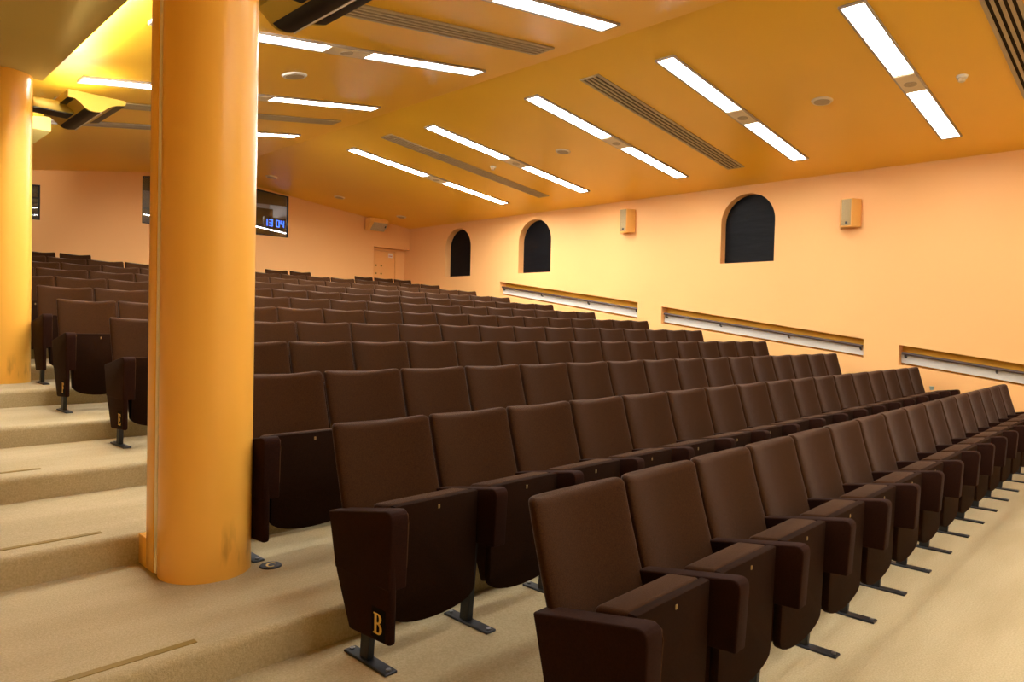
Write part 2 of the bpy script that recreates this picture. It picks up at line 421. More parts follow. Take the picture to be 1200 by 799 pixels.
# booth room behind the glass
def make_booth():
    y1 = YB+2.2
    for nm, p, q, lab in (('wall_booth_back', (.55, y1, H+1.2), (8.3, y1+.05, H+3.0), 'grey back wall of the projection booth'),
                          ('ceiling_booth', (.6, YB+.13, H+2.93), (8.25, y1, H+3.0), 'grey ceiling of the projection booth'),
                          ('floor_booth', (.6, YB+.13, H+1.2), (8.25, y1, H+1.25), 'grey floor of the projection booth'),
                          ('wall_booth_right', (8.25, YB+.13, H+1.2), (8.3, y1, H+3.0), 'grey right wall of the projection booth'),
                          ('wall_booth_left', (.55, YB+.13, H+1.2), (.6, y1, H+3.0), 'grey left wall of the projection booth')):
        tag(obj(nm, boxmesh(nm, M['boothgrey'], p, q)), lab, 'wall', kind='structure')
    for i, (lp, lab) in enumerate(((
        [(4.583, H+1.795), (7.62, H+1.835), (7.62, H+2.757), (RX, H+2.90), (4.583, H+2.703)], 'wide booth window behind the orange column'),
        ([(1.2, H+1.63), (2.93, H+1.645), (2.93, H+2.262), (1.2, H+2.14)], 'small booth window beside the left orange column'))):
        root = tag(empty('window_%d' % (4+i), (lp[0][0], YB+.05, lp[0][1])), lab, 'window', kind='structure')
        inv = Matrix.Translation(-root.location)
        c = Vector((sum(p[0] for p in lp)/len(lp), sum(p[1] for p in lp)/len(lp)))
        inn = [(p[0]+(c.x-p[0])/abs(c.x-p[0]+1e-9)*.02, p[1]+(c.y-p[1])/abs(c.y-p[1]+1e-9)*.02) for p in lp]
        bm = holed([lp, inn], .05); moved(bm, inv @ frame3((0, YB+.045, 0), (1, 0, 0), (0, 0, 1)))
        obj('window_frame', me_from(bm, 'window_frame', M['black'], smooth=False), root)
        bm = holed([inn], .006); moved(bm, inv @ frame3((0, YB+.05, 0), (1, 0, 0), (0, 0, 1)))
        obj('pane', me_from(bm, 'pane', M['glass'], smooth=False), root)
        if i == 0:
            hp = [(4.60, H+2.44), (7.60, H+2.54), (7.60, H+2.74), (RX, H+2.88), (4.60, H+2.69)]
        else:
            hp = [(1.22, H+2.0), (2.91, H+2.02), (2.91, H+2.25), (1.22, H+2.12)]
        bm = holed([hp], .02); moved(bm, inv @ frame3((0, YB+.09, 0), (1, 0, 0), (0, 0, 1)))
        obj('blind_box', me_from(bm, 'blind_box', M['black'], smooth=False), root)
    # booth contents
    t = tag(empty('control_desk', (6.6, YB+.75, H+1.25)), 'dark control desk standing behind the wide booth glass', 'desk')
    obj('desk_top', boxmesh('desk_top', M['booth'], (-1.9, -.42, .56), (1.5, .4, .60), .006), t)
    obj('desk_front', boxmesh('desk_front', M['booth'], (-1.88, -.38, .30), (1.48, -.34, .56)), t)
    for x in (-1.86, 1.42): obj('leg', boxmesh('leg', M['booth'], (x, -.38, 0), (x+.05, .38, .56)), t)
    t = tag(empty('digital_clock', (7.64, YB+.62, H+2.21)), 'blue digital clock reading 13 04 behind the booth glass', 'clock')
    obj('clock_case', boxmesh('clock_case', M['black'], (-.29, 0, -.13), (.29, .08, .13), .008), t)
    obj('stand', boxmesh('stand', M['black'], (-.10, .01, -.36), (.10, .07, -.13), .004), t)
    SEG = {'a': ((0, 2), (1, 2)), 'b': ((1, 1), (1, 2)), 'c': ((1, 0), (1, 1)), 'd': ((0, 0), (1, 0)), 'e': ((0, 0), (0, 1)), 'f': ((0, 1), (0, 2)), 'g': ((0, 1), (1, 1))}
    DIG = {'1': 'bc', '3': 'abcdg', '0': 'abcdef', '4': 'bcfg'}
    for ch, x in zip('1304', (-.285, -.160, .005, .115)):
        bm = bmesh.new(); w, hh, tk = .066, .070, .0075
        for s in DIG[ch]:
            (ax, ay), (bx, by) = SEG[s]
            px0, px1 = x+ax*w, x+bx*w; pz0, pz1 = (ay-1)*hh, (by-1)*hh
            sl = .10
            box(bm, (px0-tk+sl*pz0*0, -.006, pz0-tk), (px1+tk, -.001, pz1+tk))
        obj('digit', me_from(bm, 'digit', M['led'], smooth=False), t)
    t = tag(empty('monitor', (6.95, YB+1.1, H+1.85)), 'cream monitor on the booth desk left of the clock', 'monitor')
    obj('screen_case', boxmesh('screen_case', M['boothcream'], (-.16, -.05, .05), (.16, .16, .30), .015), t)
    obj('foot', boxmesh('foot', M['boothcream'], (-.08, -.03, 0), (.08, .1, .05), .005), t)
    t = tag(empty('equipment_rack', (7.66, YB+1.5, H+1.25)), 'tall dark equipment rack behind the booth clock', 'rack')
    obj('rack_body', boxmesh('rack_body', M['booth'], (-.22, -.25, 0), (.22, .3, 1.38), .01), t)
    for z in (.5, .75, 1.0): obj('rack_unit', boxmesh('rack_unit', M['black'], (-.19, -.262, z), (.19, -.25, z+.18), .004), t)
    t = tag(empty('printer', (6.62, YB+.95, H+1.85)), 'small cream printer at the left end of the visible booth desk', 'printer')
    obj('body', boxmesh('body', M['boothcream'], (-.14, -.12, 0), (.14, .12, .13), .012), t)
    obj('lid', boxmesh('lid', M['booth'], (-.09, -.08, .13), (.05, .08, .16), .006), t)
    o = obj('booth_fill_lamp', None, None); bpy.data.objects.remove(o)
    t = tag(empty('booth_fill_lamp', (6.95, YB+1.9, H+2.9299)), 'small added lamp on the booth ceiling, brightening the booth', 'lamp')  # unseen lamp, put in to brighten the booth interior
    bm = bmesh.new(); cyl(bm, (0, 0), .09, -.05, 0, 20); obj('lamp_body', me_from(bm, 'lamp_body', M['white']), t)
    bm = bmesh.new(); cyl(bm, (0, 0), .075, -.07, -.05, 20); obj('lamp_disc', me_from(bm, 'lamp_disc', M['booth_fill_lamp']), t)
make_booth()

# door in the corner alcove
def make_door():
    y = YB+.142
    z0 = fz(11)
    t = tag(empty('door_1', (10.28, y, z0)), 'orange door in the back corner with a small pale notice', 'door', kind='structure')
    hgt = H+1.80-z0
    bm = bmesh.new(); box(bm, (-.34, 0, .005), (.36, .045, hgt-.01), .004); obj('door_leaf', me_from(bm, 'door_leaf', M['door']), t)
    bm = bmesh.new()
    for a, b in (((-.378, -.01, 0), (-.345, .058, hgt+.03)), ((.365, -.01, 0), (.40, .058, hgt+.03)), ((-.345, -.01, hgt), (.365, .058, hgt+.03))): box(bm, a, b)
    obj('door_frame', me_from(bm, 'door_frame', M['door'], smooth=False), t)
    bm = bmesh.new(); box(bm, (-.335, -.03, hgt-.20), (-.305, 0, hgt-.06), .004); obj('door_closer', me_from(bm, 'door_closer', M['black']), t)
    obj('notice', boxmesh('notice', M['sign'], (.16, -.004, hgt-.16), (.29, 0, hgt-.045)), t)
    obj('notice_print', boxmesh('notice_print', M['signprint'], (.175, -.006, hgt-.125), (.275, -.004, hgt-.105)), t)
    for dx in (-.21, -.05):
        for dz in (-.38, -.58):
            bm = bmesh.new(); cyl(bm, (0, 0), .022, 0, .012, 14); moved(bm, Matrix.Translation((dx, 0, hgt+dz)) @ Matrix.Rotation(math.pi/2, 4, 'X'))
            obj('stud', me_from(bm, 'stud', M['tape']), t)
make_door()

for nm, a, b, lab in (('wall_left', (X0-.1, YF, -.3), (X0, YB+.1, zc_l(X0)+.1), 'unseen left wall beyond the columns, cream to bounce light'),
                      ('wall_front', (X0, YF-.1, -.3), (XW+.2, YF, ZR+.1), 'unseen front wall behind the viewer, cream to bounce light')):
    tag(obj(nm, boxmesh(nm, M['front'], a, b)), lab, 'wall', kind='structure')

# soffits left of the columns
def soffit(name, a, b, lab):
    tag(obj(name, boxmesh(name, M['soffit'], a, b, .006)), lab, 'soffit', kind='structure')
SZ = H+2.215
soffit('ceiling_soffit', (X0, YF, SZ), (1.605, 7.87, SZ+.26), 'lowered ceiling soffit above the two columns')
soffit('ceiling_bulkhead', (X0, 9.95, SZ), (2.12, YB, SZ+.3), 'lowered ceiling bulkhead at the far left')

# unseen cove lamp, added to make the ceiling glow by the soffit edge
M['cove'] = emission('added_cove_tube', (1, .95, .90), 260.0)
t = tag(empty('added_cove_lamp', (1.622, 6.1, H+2.262)), 'thin unseen strip lamp added behind the soffit edge, washing the ceiling', 'cove light')
bm = bmesh.new(); tube(bm, [(0, -1.2, 0), (0, 1.05, 0)], .008, 8); obj('tube', me_from(bm, 'tube', M['cove']), t)
for y in (-1.2, 1.05): obj('socket', boxmesh('socket', M['white'], (-.010, y-.015, -.009), (.010, y+.015, .009), .002), t)

# columns
def column(name, x, y, z0, z1, lab, fin):
    t = tag(empty(name, (x, y, z0)), lab, 'column', 'round orange columns')
    bm = bmesh.new(); cyl(bm, (0, 0), .21, .0, z1-z0, 96); obj('shaft', me_from(bm, 'shaft', M['column']), t)
    if fin:
        fx = 1.174-x
        obj('fin', boxmesh('fin', M['column'], (fx, 3.505-y, 0), (0, 3.602-y, z1-z0), .004), t)
        obj('cable_trunking', boxmesh('cable_trunking', M['cream'], (fx+.004, 3.475-y, .004), (fx+.040, 3.506-y, z1-z0), .003), t)
        obj('plinth', boxmesh('plinth', M['column'], (fx, 3.60-y, 0), (.02, 3.705-y, RISE+.003), .004), t)
column('column', 1.38, 3.40, fz(2), SZ+.1, 'big round orange column with scuffed foot standing on the aisle steps', True)
column('column', 1.32, 7.90, fz(6), SZ+.06, 'round orange column cut by the left edge, standing higher up the steps', False)

# ------------------------------------------------------------------ ceiling fittings
AR = math.atan(.105); AL = -math.atan(.155)
def on_plane(x, y, right):
    return ((x, y, (zc_r if right else zc_l)(x)), (0, AR if right else AL, 0))

ORD = ['first', 'second', 'third', 'fourth', 'fifth', 'sixth', 'seventh', 'eighth', 'ninth', 'tenth', 'eleventh', 'twelfth', 'thirteenth', 'fourteenth', 'fifteenth', 'sixteenth', 'seventeenth']

def ceiling_light(x0, x1, y, right, lab, lit=(True, True)):
    s = math.cos(AR if right else AL)
    L = (x1-x0)/s
    loc, rot = on_plane((x0+x1)/2, y, right)
    t = tag(empty('ceiling_light', loc, rot), lab, 'ceiling light', 'recessed strip lights')
    w = .098; h = L/2
    g0, g1 = (-.25, .23) if right else (-.23, .25)
    bm = holed([[(-h-.018, -w-.018), (h+.018, -w-.018), (h+.018, w+.018), (-h-.018, w+.018)],
                [(-h, -w), (-h, w), (g0, w), (g0, -w)], [(g1, -w), (g1, w), (h, w), (h, -w)]], .024)
    moved(bm, Matrix.Translation((0, 0, -.012)))
    obj('light_frame', me_from(bm, 'light_frame', M['frame'], smooth=False), t)
    for (a, b), on in zip(((-h, g0), (g1, h)), lit):
        obj('diffuser', boxmesh('diffuser', M['lightwhite%s' % y] if on else M['offlight'], (a, -w, -.012), (b, w, -.002)), t)
    bm = bmesh.new(); box(bm, (g0+.004, -w, -.028), (g1-.004, w, -.024)); p = obj('centre_plate', me_from(bm, 'centre_plate', M['beige'], smooth=False), t)
    bm = bmesh.new(); cyl(bm, (0, 0), .062, -.033, -.028, 28); obj('speaker_grille', me_from(bm, 'speaker_grille', M['beige_dark']), p)

RY = [.20, 2.19, 4.08, 6.02, 8.05, 10.13]
LABR = {2.19: 'strip light nearest the front of the right slope, beside the smoke detector', 4.08: 'strip light second from the front on the right ceiling slope',
        6.02: 'strip light in the middle of the right ceiling slope, above the wall speaker', 8.05: 'strip light second from the back on the right ceiling slope',
        10.13: 'strip light nearest the back wall on the right ceiling slope', .20: 'strip light overhead on the right ceiling slope, before the front row'}
LABL = {-1.82: 'unseen strip light added on the left ceiling slope, behind the viewer', 2.19: 'strip light overhead on the left ceiling slope, before the front row', 4.08: 'strip light at the top edge of the picture, left of the ceiling ridge',
        5.94: 'strip light with long grey centre just right of the big column', 8.0: 'strip light passing behind the big column below the round speaker disc', 10.15: 'shortest visible strip light, far back on the left ceiling slope',
        .20: 'strip light overhead on the left ceiling slope above the viewer'}
for y in RY: ceiling_light(6.45, 10.12, y, True, LABR[y])
for y in (-1.82, .20, 2.19, 4.08, 5.94, 8.0): ceiling_light(1.96, 5.45, y, False, LABL[y])  # strip behind the viewer continues the spacing, added to brighten the column
ceiling_light(2.16, 5.45, 10.15, False, LABL[10.15], (False, True))

def vent(x0, x1, y, right, lab, w=.115):
    s = math.cos(AR if right else AL); h = (x1-x0)/s/2
    loc, rot = on_plane((x0+x1)/2, y, right)
    t = tag(empty('ceiling_vent', loc, rot), lab, 'vent', 'long slotted ceiling vents')
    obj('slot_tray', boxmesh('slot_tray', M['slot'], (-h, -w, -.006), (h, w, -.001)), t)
    bm = holed([[(-h-.02, -w-.02), (h+.02, -w-.02), (h+.02, w+.02), (-h-.02, w+.02)], [(-h, -w), (-h, w), (h, w), (h, -w)]], .016)
    moved(bm, Matrix.Translation((0, 0, -.008))); obj('vent_frame', me_from(bm, 'vent_frame', M['ventbar'], smooth=False), t)
    n = 4; p = 2*w/n
    for k in range(n+1):
        c = -w + p*k; bw = .0135
        bm = bmesh.new(); box(bm, (-h, max(-w, c-bw), -.018), (h, min(w, c+bw), -.004), .002, 1)
        obj('vent_bar', me_from(bm, 'vent_bar', M['ventbar'], smooth=False), t)
vent(6.40, 10.06, 5.05, True, 'slotted vent in the middle of the right ceiling slope')
vent(6.38, 10.06, 9.02, True, 'slotted vent between the two rearmost strip lights, right slope')
vent(6.40, 10.06, 1.20, True, 'slotted vent cut by the top right corner of the picture')
vent(1.95, 5.48, 4.96, False, 'slotted vent beside the dark uplighter at the top, left slope')
vent(1.95, 5.46, 9.02, False, 'slotted vent far back on the left slope, behind the big column')

def disc(x, y, right, lab, r=.12, mat='beige'):
    loc, rot = on_plane(x, y, right)
    t = tag(empty('ceiling_speaker', loc, rot), lab, 'ceiling speaker', 'round ceiling speakers')
    bm = bmesh.new(); cyl(bm, (0, 0), r*.9, -.016, 0, 36, r); moved(bm, Matrix.Identity(4)); obj('rim', me_from(bm, 'rim', M[mat]), t)
    bm = bmesh.new(); cyl(bm, (0, 0), r*.72, -.020, -.016, 36); obj('grille', me_from(bm, 'grille', M['beige_dark']), t)
disc(8.31, 3.12, True, 'round ceiling speaker between the two front strip lights, right slope')
disc(8.23, 6.99, True, 'round ceiling speaker above the middle arched window, right slope')
disc(3.714, 6.977, False, 'pale round ceiling speaker just right of the big column', .135, 'white')
disc(6.63, 13.32, True, 'faint round ceiling speaker above the booth clock window')
disc(8.23, 13.37, True, 'faint round ceiling speaker left of the back corner loudspeaker')
disc(10.0, 13.5, True, 'faint round ceiling speaker over the back corner door')

def detector(x, y, lab):
    loc, rot = on_plane(x, y, True)
    t = tag(empty('smoke_detector', loc, rot), lab, 'smoke detector', 'white smoke detectors')
    bm = bmesh.new(); cyl(bm, (0, 0), .045, -.028, 0, 24, .055); obj('base', me_from(bm, 'base', M['white']), t)
    bm = bmesh.new(); cyl(bm, (0, 0), .026, -.062, -.050, 20, .036); cyl(bm, (0, 0), .033, -.050, -.028, 20)
    obj('sensor_head', me_from(bm, 'sensor_head', M['beige']), t)
detector(8.40, 1.74, 'small white smoke detector right of the frontmost strip light')
detector(8.27, 8.58, 'small white smoke detector between the rear strip lights')

# uplighters fixed to the columns
PROFILE = [(-.245, .0), (.24, .0), (.24, -.041), (.165, -.057), (.125, -.075), (.083, -.103), (.055, -.132), (.025, -.152), (-.026, -.162), (-.07, -.158), (-.104, -.140), (-.135, -.112), (-.154, -.096), (-.189, -.073), (-.244, -.073)]
def uplighter(x, y0, z, px, lab, lampmat, beams):
    t = tag(empty('uplighter', (x, y0, z)), lab, 'uplighter', 'uplighters on the columns')
    L = .94
    bm = bmesh.new(); prism(bm, PROFILE[::-1], lambda a, b: (a, .022, b), lambda a, b: (a, L-.022, b))
    obj('housing', me_from(bm, 'housing', M['brassfix'], ang=25), t)
    for a, b in ((0, .022), (L-.022, L)):
        bm = bmesh.new(); prism(bm, PROFILE[::-1], lambda u, v: (u*1.01, a, v*1.02+.002), lambda u, v: (u*1.01, b, v*1.02+.002))
        obj('end_plate', me_from(bm, 'end_plate', M['brassfix'], smooth=False), t)
    def band(i0, i1, off, mat, nm, y0=.03, y1=L-.03):
        pts = PROFILE[i0:i1+1]; bm = bmesh.new()
        c = Vector((-.02, -.05))
        outp = [Vector(p)+(Vector(p)-c).normalized()*off for p in pts]
        a = [bm.verts.new((p.x, y0, p.y)) for p in outp] + [bm.verts.new((p[0], y0, p[1])) for p in pts[::-1]]
        b = [bm.verts.new((p.x, y1, p.y)) for p in outp] + [bm.verts.new((p[0], y1, p[1])) for p in pts[::-1]]
        n = len(a)
        for k in range(n): bm.faces.new((a[k], b[k], b[(k+1) % n], a[(k+1) % n]))
        bm.faces.new(a[::-1]); bm.faces.new(b)
        obj(nm, me_from(bm, nm, mat, ang=30), t)
    band(7, 10, .005, M['black'], 'black_band')
    band(2, 3, .005, M['black'], 'wing_strip')
    band(13, 14, .004, M['black'], 'side_slot', .03, .30)
    bm = bmesh.new(); tube(bm, [(.032, .03, -.156), (.032, L-.03, -.156)], .006, 8); obj('edge_trim', me_from(bm, 'edge_trim', M['highlight_white']), t)
    bm = bmesh.new(); box(bm, (-.17, .10, .001), (.17, L-.10, .012)); obj('lamp', me_from(bm, 'lamp', lampmat, smooth=False), t)
    for (bl, tgt, en, size, bln) in beams:
        ld = bpy.data.lights.new('added_beam', 'SPOT'); ld.energy = en; ld.spot_size = math.radians(size); ld.spot_blend = bln
        ld.shadow_soft_size = .06; ld.color = (1, .96, .86)
        lo = obj('added_beam', ld, t, bl)
        lo.rotation_euler = (Vector(tgt)-Vector((x, y0, z))-Vector(bl)).to_track_quat('-Z', 'Y').to_euler()
    dx = px+.20-x
    obj('wall_arm', boxmesh('wall_arm', M['brassfix'], (dx, .32, -.145), (-.12, .52, -.045), .008), t)
    obj('arm_edge', boxmesh('arm_edge', M['black'], (dx, .315, -.153), (-.13, .525, -.143)), t)
uplighter(1.98, 7.52, H+2.10, 1.32, 'gold uplighter with black band on an arm beside the left column', M['uplamp'],
          [((-.06, .96, -.12), (1.9, 10.7, H+2.215), 170, 34, .8)])  # added beam onto the far bulkhead, standing in for an unseen source
uplighter(2.06, 3.03, H+1.90, 1.38, 'dark bellied uplighter at the top edge beside the big column', M['uplamp_dim'], [])

# wall loudspeakers
def wall_speaker(yc, z0, z1, lab):
    t = tag(empty('wall_speaker', (XW, yc, H+z0)), lab, 'loudspeaker', 'wedge loudspeakers on the side wall')
    h = z1-z0
    plan = [(-.03, -.15), (-.03, .15), (-.21, .075), (-.21, -.075)]
    bm = bmesh.new(); prism(bm, plan, lambda x, y: (x, y, 0), lambda x, y: (x, y, h), .006, 2); obj('cabinet', me_from(bm, 'cabinet', M['spk']), t)
    obj('grille', boxmesh('grille', M['spkgrille'], (-.216, -.066, .018), (-.209, .066, h-.012), .002), t)
    obj('emblem', boxmesh('emblem', M['black'], (-.219, -.022, .04), (-.215, .012, .075)), t)
    obj('wall_bracket', boxmesh('wall_bracket', M['reveal'], (-.032, -.13, .04), (0, .13, h-.03)), t)
wall_speaker(3.645, 1.575, 1.99, 'orange loudspeaker on the wall right of the large arched window')
wall_speaker(7.64, 1.80, 2.235, 'orange loudspeaker on the wall between two arched windows')

def corner_speaker():
    t = tag(empty('corner_speaker', (9.87, YB-.002, H+2.385)), 'orange loudspeaker tilted down on the back wall above the door', 'loudspeaker')
    prof = [(-.03, .14), (-.03, -.14), (-.10, -.155), (-.30, .05), (-.26, .15)]
    bm = bmesh.new(); prism(bm, prof, lambda y, z: (-.26, y, z), lambda y, z: (.26, y, z), .012, 2); obj('cabinet', me_from(bm, 'cabinet', M['spk']), t)
    # grille on the slanted face
    a = Vector((0, -.10, -.155)); b = Vector((0, -.30, .05)); d = (b-a).normalized(); n = Vector((0, d.z, -d.y)); n = n if n.y < 0 else -n
    bm = bmesh.new()
    m = Matrix(((1, 0, 0, 0), (0, d.y, n.y, a.y), (0, d.z, n.z, a.z), (0, 0, 0, 1)))
    box(bm, (-.17, .02, -.004), (.24, .265, .006)); moved(bm, m); obj('grille', me_from(bm, 'grille', M['beige_dark'], smooth=False), t)
    bm = bmesh.new(); box(bm, (.19, .14, .006), (.225, .19, .010)); moved(bm, m); obj('emblem', me_from(bm, 'emblem', M['black'], smooth=False), t)
    obj('wall_bracket', boxmesh('wall_bracket', M['reveal'], (-.10, -.032, -.08), (.10, 0, .08)), t)
corner_speaker()

# ------------------------------------------------------------------ theatre seats
W0 = .55
def back_mesh():
    bm = bmesh.new()
    a0, b0 = W0/2-.009, .042
    lev = []
    zb, zt = .34, .930
    def yc(z): # centre of thickness; front top at y=-.012 (z=.93), leaning forward lower down
        u = (z-.597)/(.93-.597)
        return -.105 + .093*u + b0 + .012*(1-u)*u
    r = .026
    lev.append((zb, .55, .35)); lev.append((zb+.012, .85, .8)); lev.append((zb+.03, 1, 1))
    for k in range(1, 11): lev.append((zb+.03+(zt-r-zb-.03)*k/10, 1, 1))
    for k in range(1, 6):
        a = math.pi/2*k/5
        lev.append((zt-r+r*math.sin(a), (a0-r+r*math.cos(a))/a0, max(.30, 1-(1-math.cos(a))*.62)))
    N = 64; n = 3.0; rings = []
    for z, sa, sb in lev:
        ring = []
        for k in range(N):
            th = 2*math.pi*(k+.5)/N
            cx, sy = math.cos(th), math.sin(th)
            x = a0*sa*math.copysign(abs(cx)**(2/n), cx); y = b0*sb*math.copysign(abs(sy)**(2/n), sy)
            uu = x/a0
            bow = .056*(1-uu*uu)
            pad = -.010*(1-uu**4)*math.exp(-((z-.66)/.2)**2) if sy < 0 else 0
            dip = .021*(1-min(1, abs(uu))**2.0)*max(0, (z-.6)/.33)
            ring.append(bm.verts.new((x, yc(z)+y+bow+pad, z-dip)))
        rings.append(ring)
    for q, w in zip(rings, rings[1:]):
        for k in range(N): bm.faces.new((q[k], q[(k+1) % N], w[(k+1) % N], w[k]))
    bm.faces.new(rings[0][::-1]); bm.faces.new(rings[-1])
    return me_from(bm, 'backrest', M['fabric'], ang=60)

HWS = W0/2-.046
def shell_outline(hw, top, low, drop):
    return [(hw, top), (hw, low)] + [(hw*math.cos(a), low-drop*math.sin(a)**.8) for a in (math.pi*k/14 for k in range(1, 14))] + [(-hw, low), (-hw, top)]
def shell_mesh():
    bm = bmesh.new()
    def f(y):
        return lambda x, z: (x, y + .10*max(0, .36-z)**1.5*1.4 + .02*(x/HWS)**2*0, z)
    prism(bm, shell_outline(HWS, .640, .215, .085), f(-.388), f(-.35), .008, 2)
    return me_from(bm, 'seat_shell', M['underseat'], ang=40)
def cushion_mesh():
    bm = bmesh.new()
    side = [(-.352, .640), (-.352, .20), (-.31, .175), (-.26, .30), (-.225, .50), (-.212, .585), (-.222, .622)]
    prism(bm, side, lambda y, z: (-HWS+.004, y, z), lambda y, z: (HWS-.004, y, z), .018, 3)
    return me_from(bm, 'seat', M['fabric'], ang=50)
def rounded(poly, idx, r, n=4):
    """round the listed corners of a polygon"""
    out = []
    for i, p in enumerate(poly):
        if i not in idx: out.append(p); continue
        p = Vector(p); a = Vector(poly[i-1]); b = Vector(poly[(i+1) % len(poly)])
        u = (a-p).normalized(); v = (b-p).normalized()
        p0, p1 = p+u*r, p+v*r
        for k in range(n+1):
            t = k/n; q = p0*(1-t)**2 + p*2*t*(1-t) + p1*t*t
            out.append((q.x, q.y))
    return out
def arm_mesh():
    bm = bmesh.new()
    side = rounded([(-.075, .588), (-.497, .662), (-.484, .400), (-.30, .390), (-.12, .45)], (1,), .045)
    prism(bm, side, lambda y, z: (-.037, y, z), lambda y, z: (.037, y, z), .017, 3)
    return me_from(bm, 'armrest', M['panel'], ang=60)
def piping_mesh(dx):
    bm = bmesh.new()
    tube(bm, [(dx, -.42, .642), (dx, -.456, .6465), (dx, -.480, .632), (dx, -.486, .60), (dx, -.478, .42)], .0026, 6)
    return me_from(bm, 'piping', M['seam'])
def endpanel_mesh():
    bm = bmesh.new()
    side = [(-.040, .560), (-.482, .640), (-.482, .135), (-.205, .118), (-.10, .33)]
    prism(bm, side, lambda y, z: (-.043, y, z), lambda y, z: (-.008, y, z), .012, 3)
    return me_from(bm, 'end_panel', M['panel'], ang=60)
def endarm_mesh():
    bm = bmesh.new()
    side = rounded([(-.040, .572), (-.487, .658), (-.480, .345), (-.098, .345)], (1,), .05)
    prism(bm, side, lambda y, z: (-.046, y, z), lambda y, z: (.040, y, z), .020, 4)
    return me_from(bm, 'armrest', M['panel'], ang=60)
def leg_mesh():
    bm = bmesh.new()
    prism(bm, [(-.335, .42), (-.275, .42), (-.245, .010), (-.305, .010)], lambda y, z: (-.016, y, z), lambda y, z: (.016, y, z), .003, 1)
    return me_from(bm, 'leg', M['steel'])
def foot_mesh():
    bm = bmesh.new(); box(bm, (-.030, -.445, 0), (.030, -.150, .011), .003, 1)
    return me_from(bm, 'foot_plate', M['steel'])
def bolt_mesh():
    bm = bmesh.new(); cyl(bm, (0, 0), .011, .011, .017, 10)
    return me_from(bm, 'bolt', M['bolt'])
def plate_mesh():
    bm = bmesh.new(); box(bm, (-.006, -.3905, .596), (.006, -.3865, .614), .003, 1)
    return me_from(bm, 'number_plate', M['brass'])
ME = dict(back=back_mesh(), shell=shell_mesh(), cushion=cushion_mesh(), arm=arm_mesh(), pipe=piping_mesh(.031), pipe2=piping_mesh(.037),
          panel=endpanel_mesh(), endarm=endarm_mesh(), leg=leg_mesh(), foot=foot_mesh(), bolt=bolt_mesh(), plate=plate_mesh())

def make_seat():
    t = empty('theatre_seat')
    tag(t, 'seat', 'seat')
    s = obj('seat', ME['cushion'], t); obj('backrest', ME['back'], t)
    sh = obj('seat_shell', ME['shell'], t); p = obj('number_plate', ME['plate'], sh); p['label'] = 'small brass number plate'
    return t
def add_arm(t, x, end=0):
    # one standard between seats; end = -1 / +1 for the padded panel at either end of a row
    if end:
        a = obj('armrest', ME['endarm'], t, (x, 0, 0)); q = obj('end_panel', ME['panel'], t, (x, 0, 0))
        if end > 0: a.scale = q.scale = (-1, 1, 1)
        pp = obj('piping', ME['pipe2'], a)
    else:
        a = obj('armrest', ME['arm'], t, (x, 0, 0)); pp = obj('piping', ME['pipe'], a)
    l = obj('leg', ME['leg'], t, (x, 0, 0)); f = obj('foot_plate', ME['foot'], l)
    for y in (-.425, -.17): obj('bolt', ME['bolt'], f, (0, y, 0))
    return a

def copy_tree(o, parent=None):
    c = o.copy(); C.objects.link(c)
    if parent: c.parent = parent
    for ch in list(o.children): copy_tree(ch, c)
    return c

proto_mid = make_seat(); add_arm(proto_mid, -W0/2)
proto_left = make_seat(); add_arm(proto_left, -W0/2, -1)
used = {}
def lin(x0, s, n): return [x0+s*i for i in range(n+1)]
ROWS = [  # boundaries of the seats in each row, left to right
 lin(1.734, .551, 16), lin(1.603, .542, 17), lin(1.615, .569, 16), lin(1.968, .544, 16),
 [1.612]+[1.612+.510*i for i in (1, 2)]+lin(3.143, .569, 13),
 [1.504, 1.974]+[1.974+.506*i for i in (1, 2)]+lin(3.493, .541, 13),
 [1.568, 2.06]+[2.06+.5345*i for i in (1, 2, 3)]+lin(4.198, .56, 11),
 [1.44, 1.955, 2.472]+[2.472+.504*i for i in (1, 2, 3)]+lin(4.489, .536, 11),
 [1.45, 1.98, 2.552, 3.09]+[3.09+.527*i for i in (1, 2, 3)]+lin(5.199, .559, 9),
 lin(1.48, .5, 3)+[2.98+.5036*i for i in (1, 2, 3, 4)]+lin(5.498, .529, 9),
 lin(1.49, .525, 4)+[3.59+.531*i for i in range(1, 7)]+lin(7.306, .56, 5),
]
ROWNAME = ['front', 'second', 'third', 'fourth', 'fifth', 'sixth', 'seventh', 'eighth', 'ninth', 'tenth', 'eleventh']
YROW = [1.557+1.0566*k for k in range(12)]
# seats seen left of the big column, and seats behind it (index ranges), per row
LEFTVIS = {3: 0, 4: 1, 5: 2, 6: 2, 7: 3, 8: 4, 9: 4, 10: 5}
HIDDEN = {3: 1, 4: 2, 5: 2, 6: 3, 7: 3, 8: 3, 9: 4, 10: 4}

def place(kind, x0, x1, k, label, group, dz=0.):
    first = kind not in used
    src = proto_left if kind == 'left' else proto_mid
    if first: t = src; used[kind] = True
    else: t = copy_tree(src)
    t.location = ((x0+x1)/2, YROW[k], fz(k)+dz); t.scale = ((x1-x0)/W0, 1, 1)
    t['label'] = label; t['category'] = 'seat'; t['group'] = group
    return t

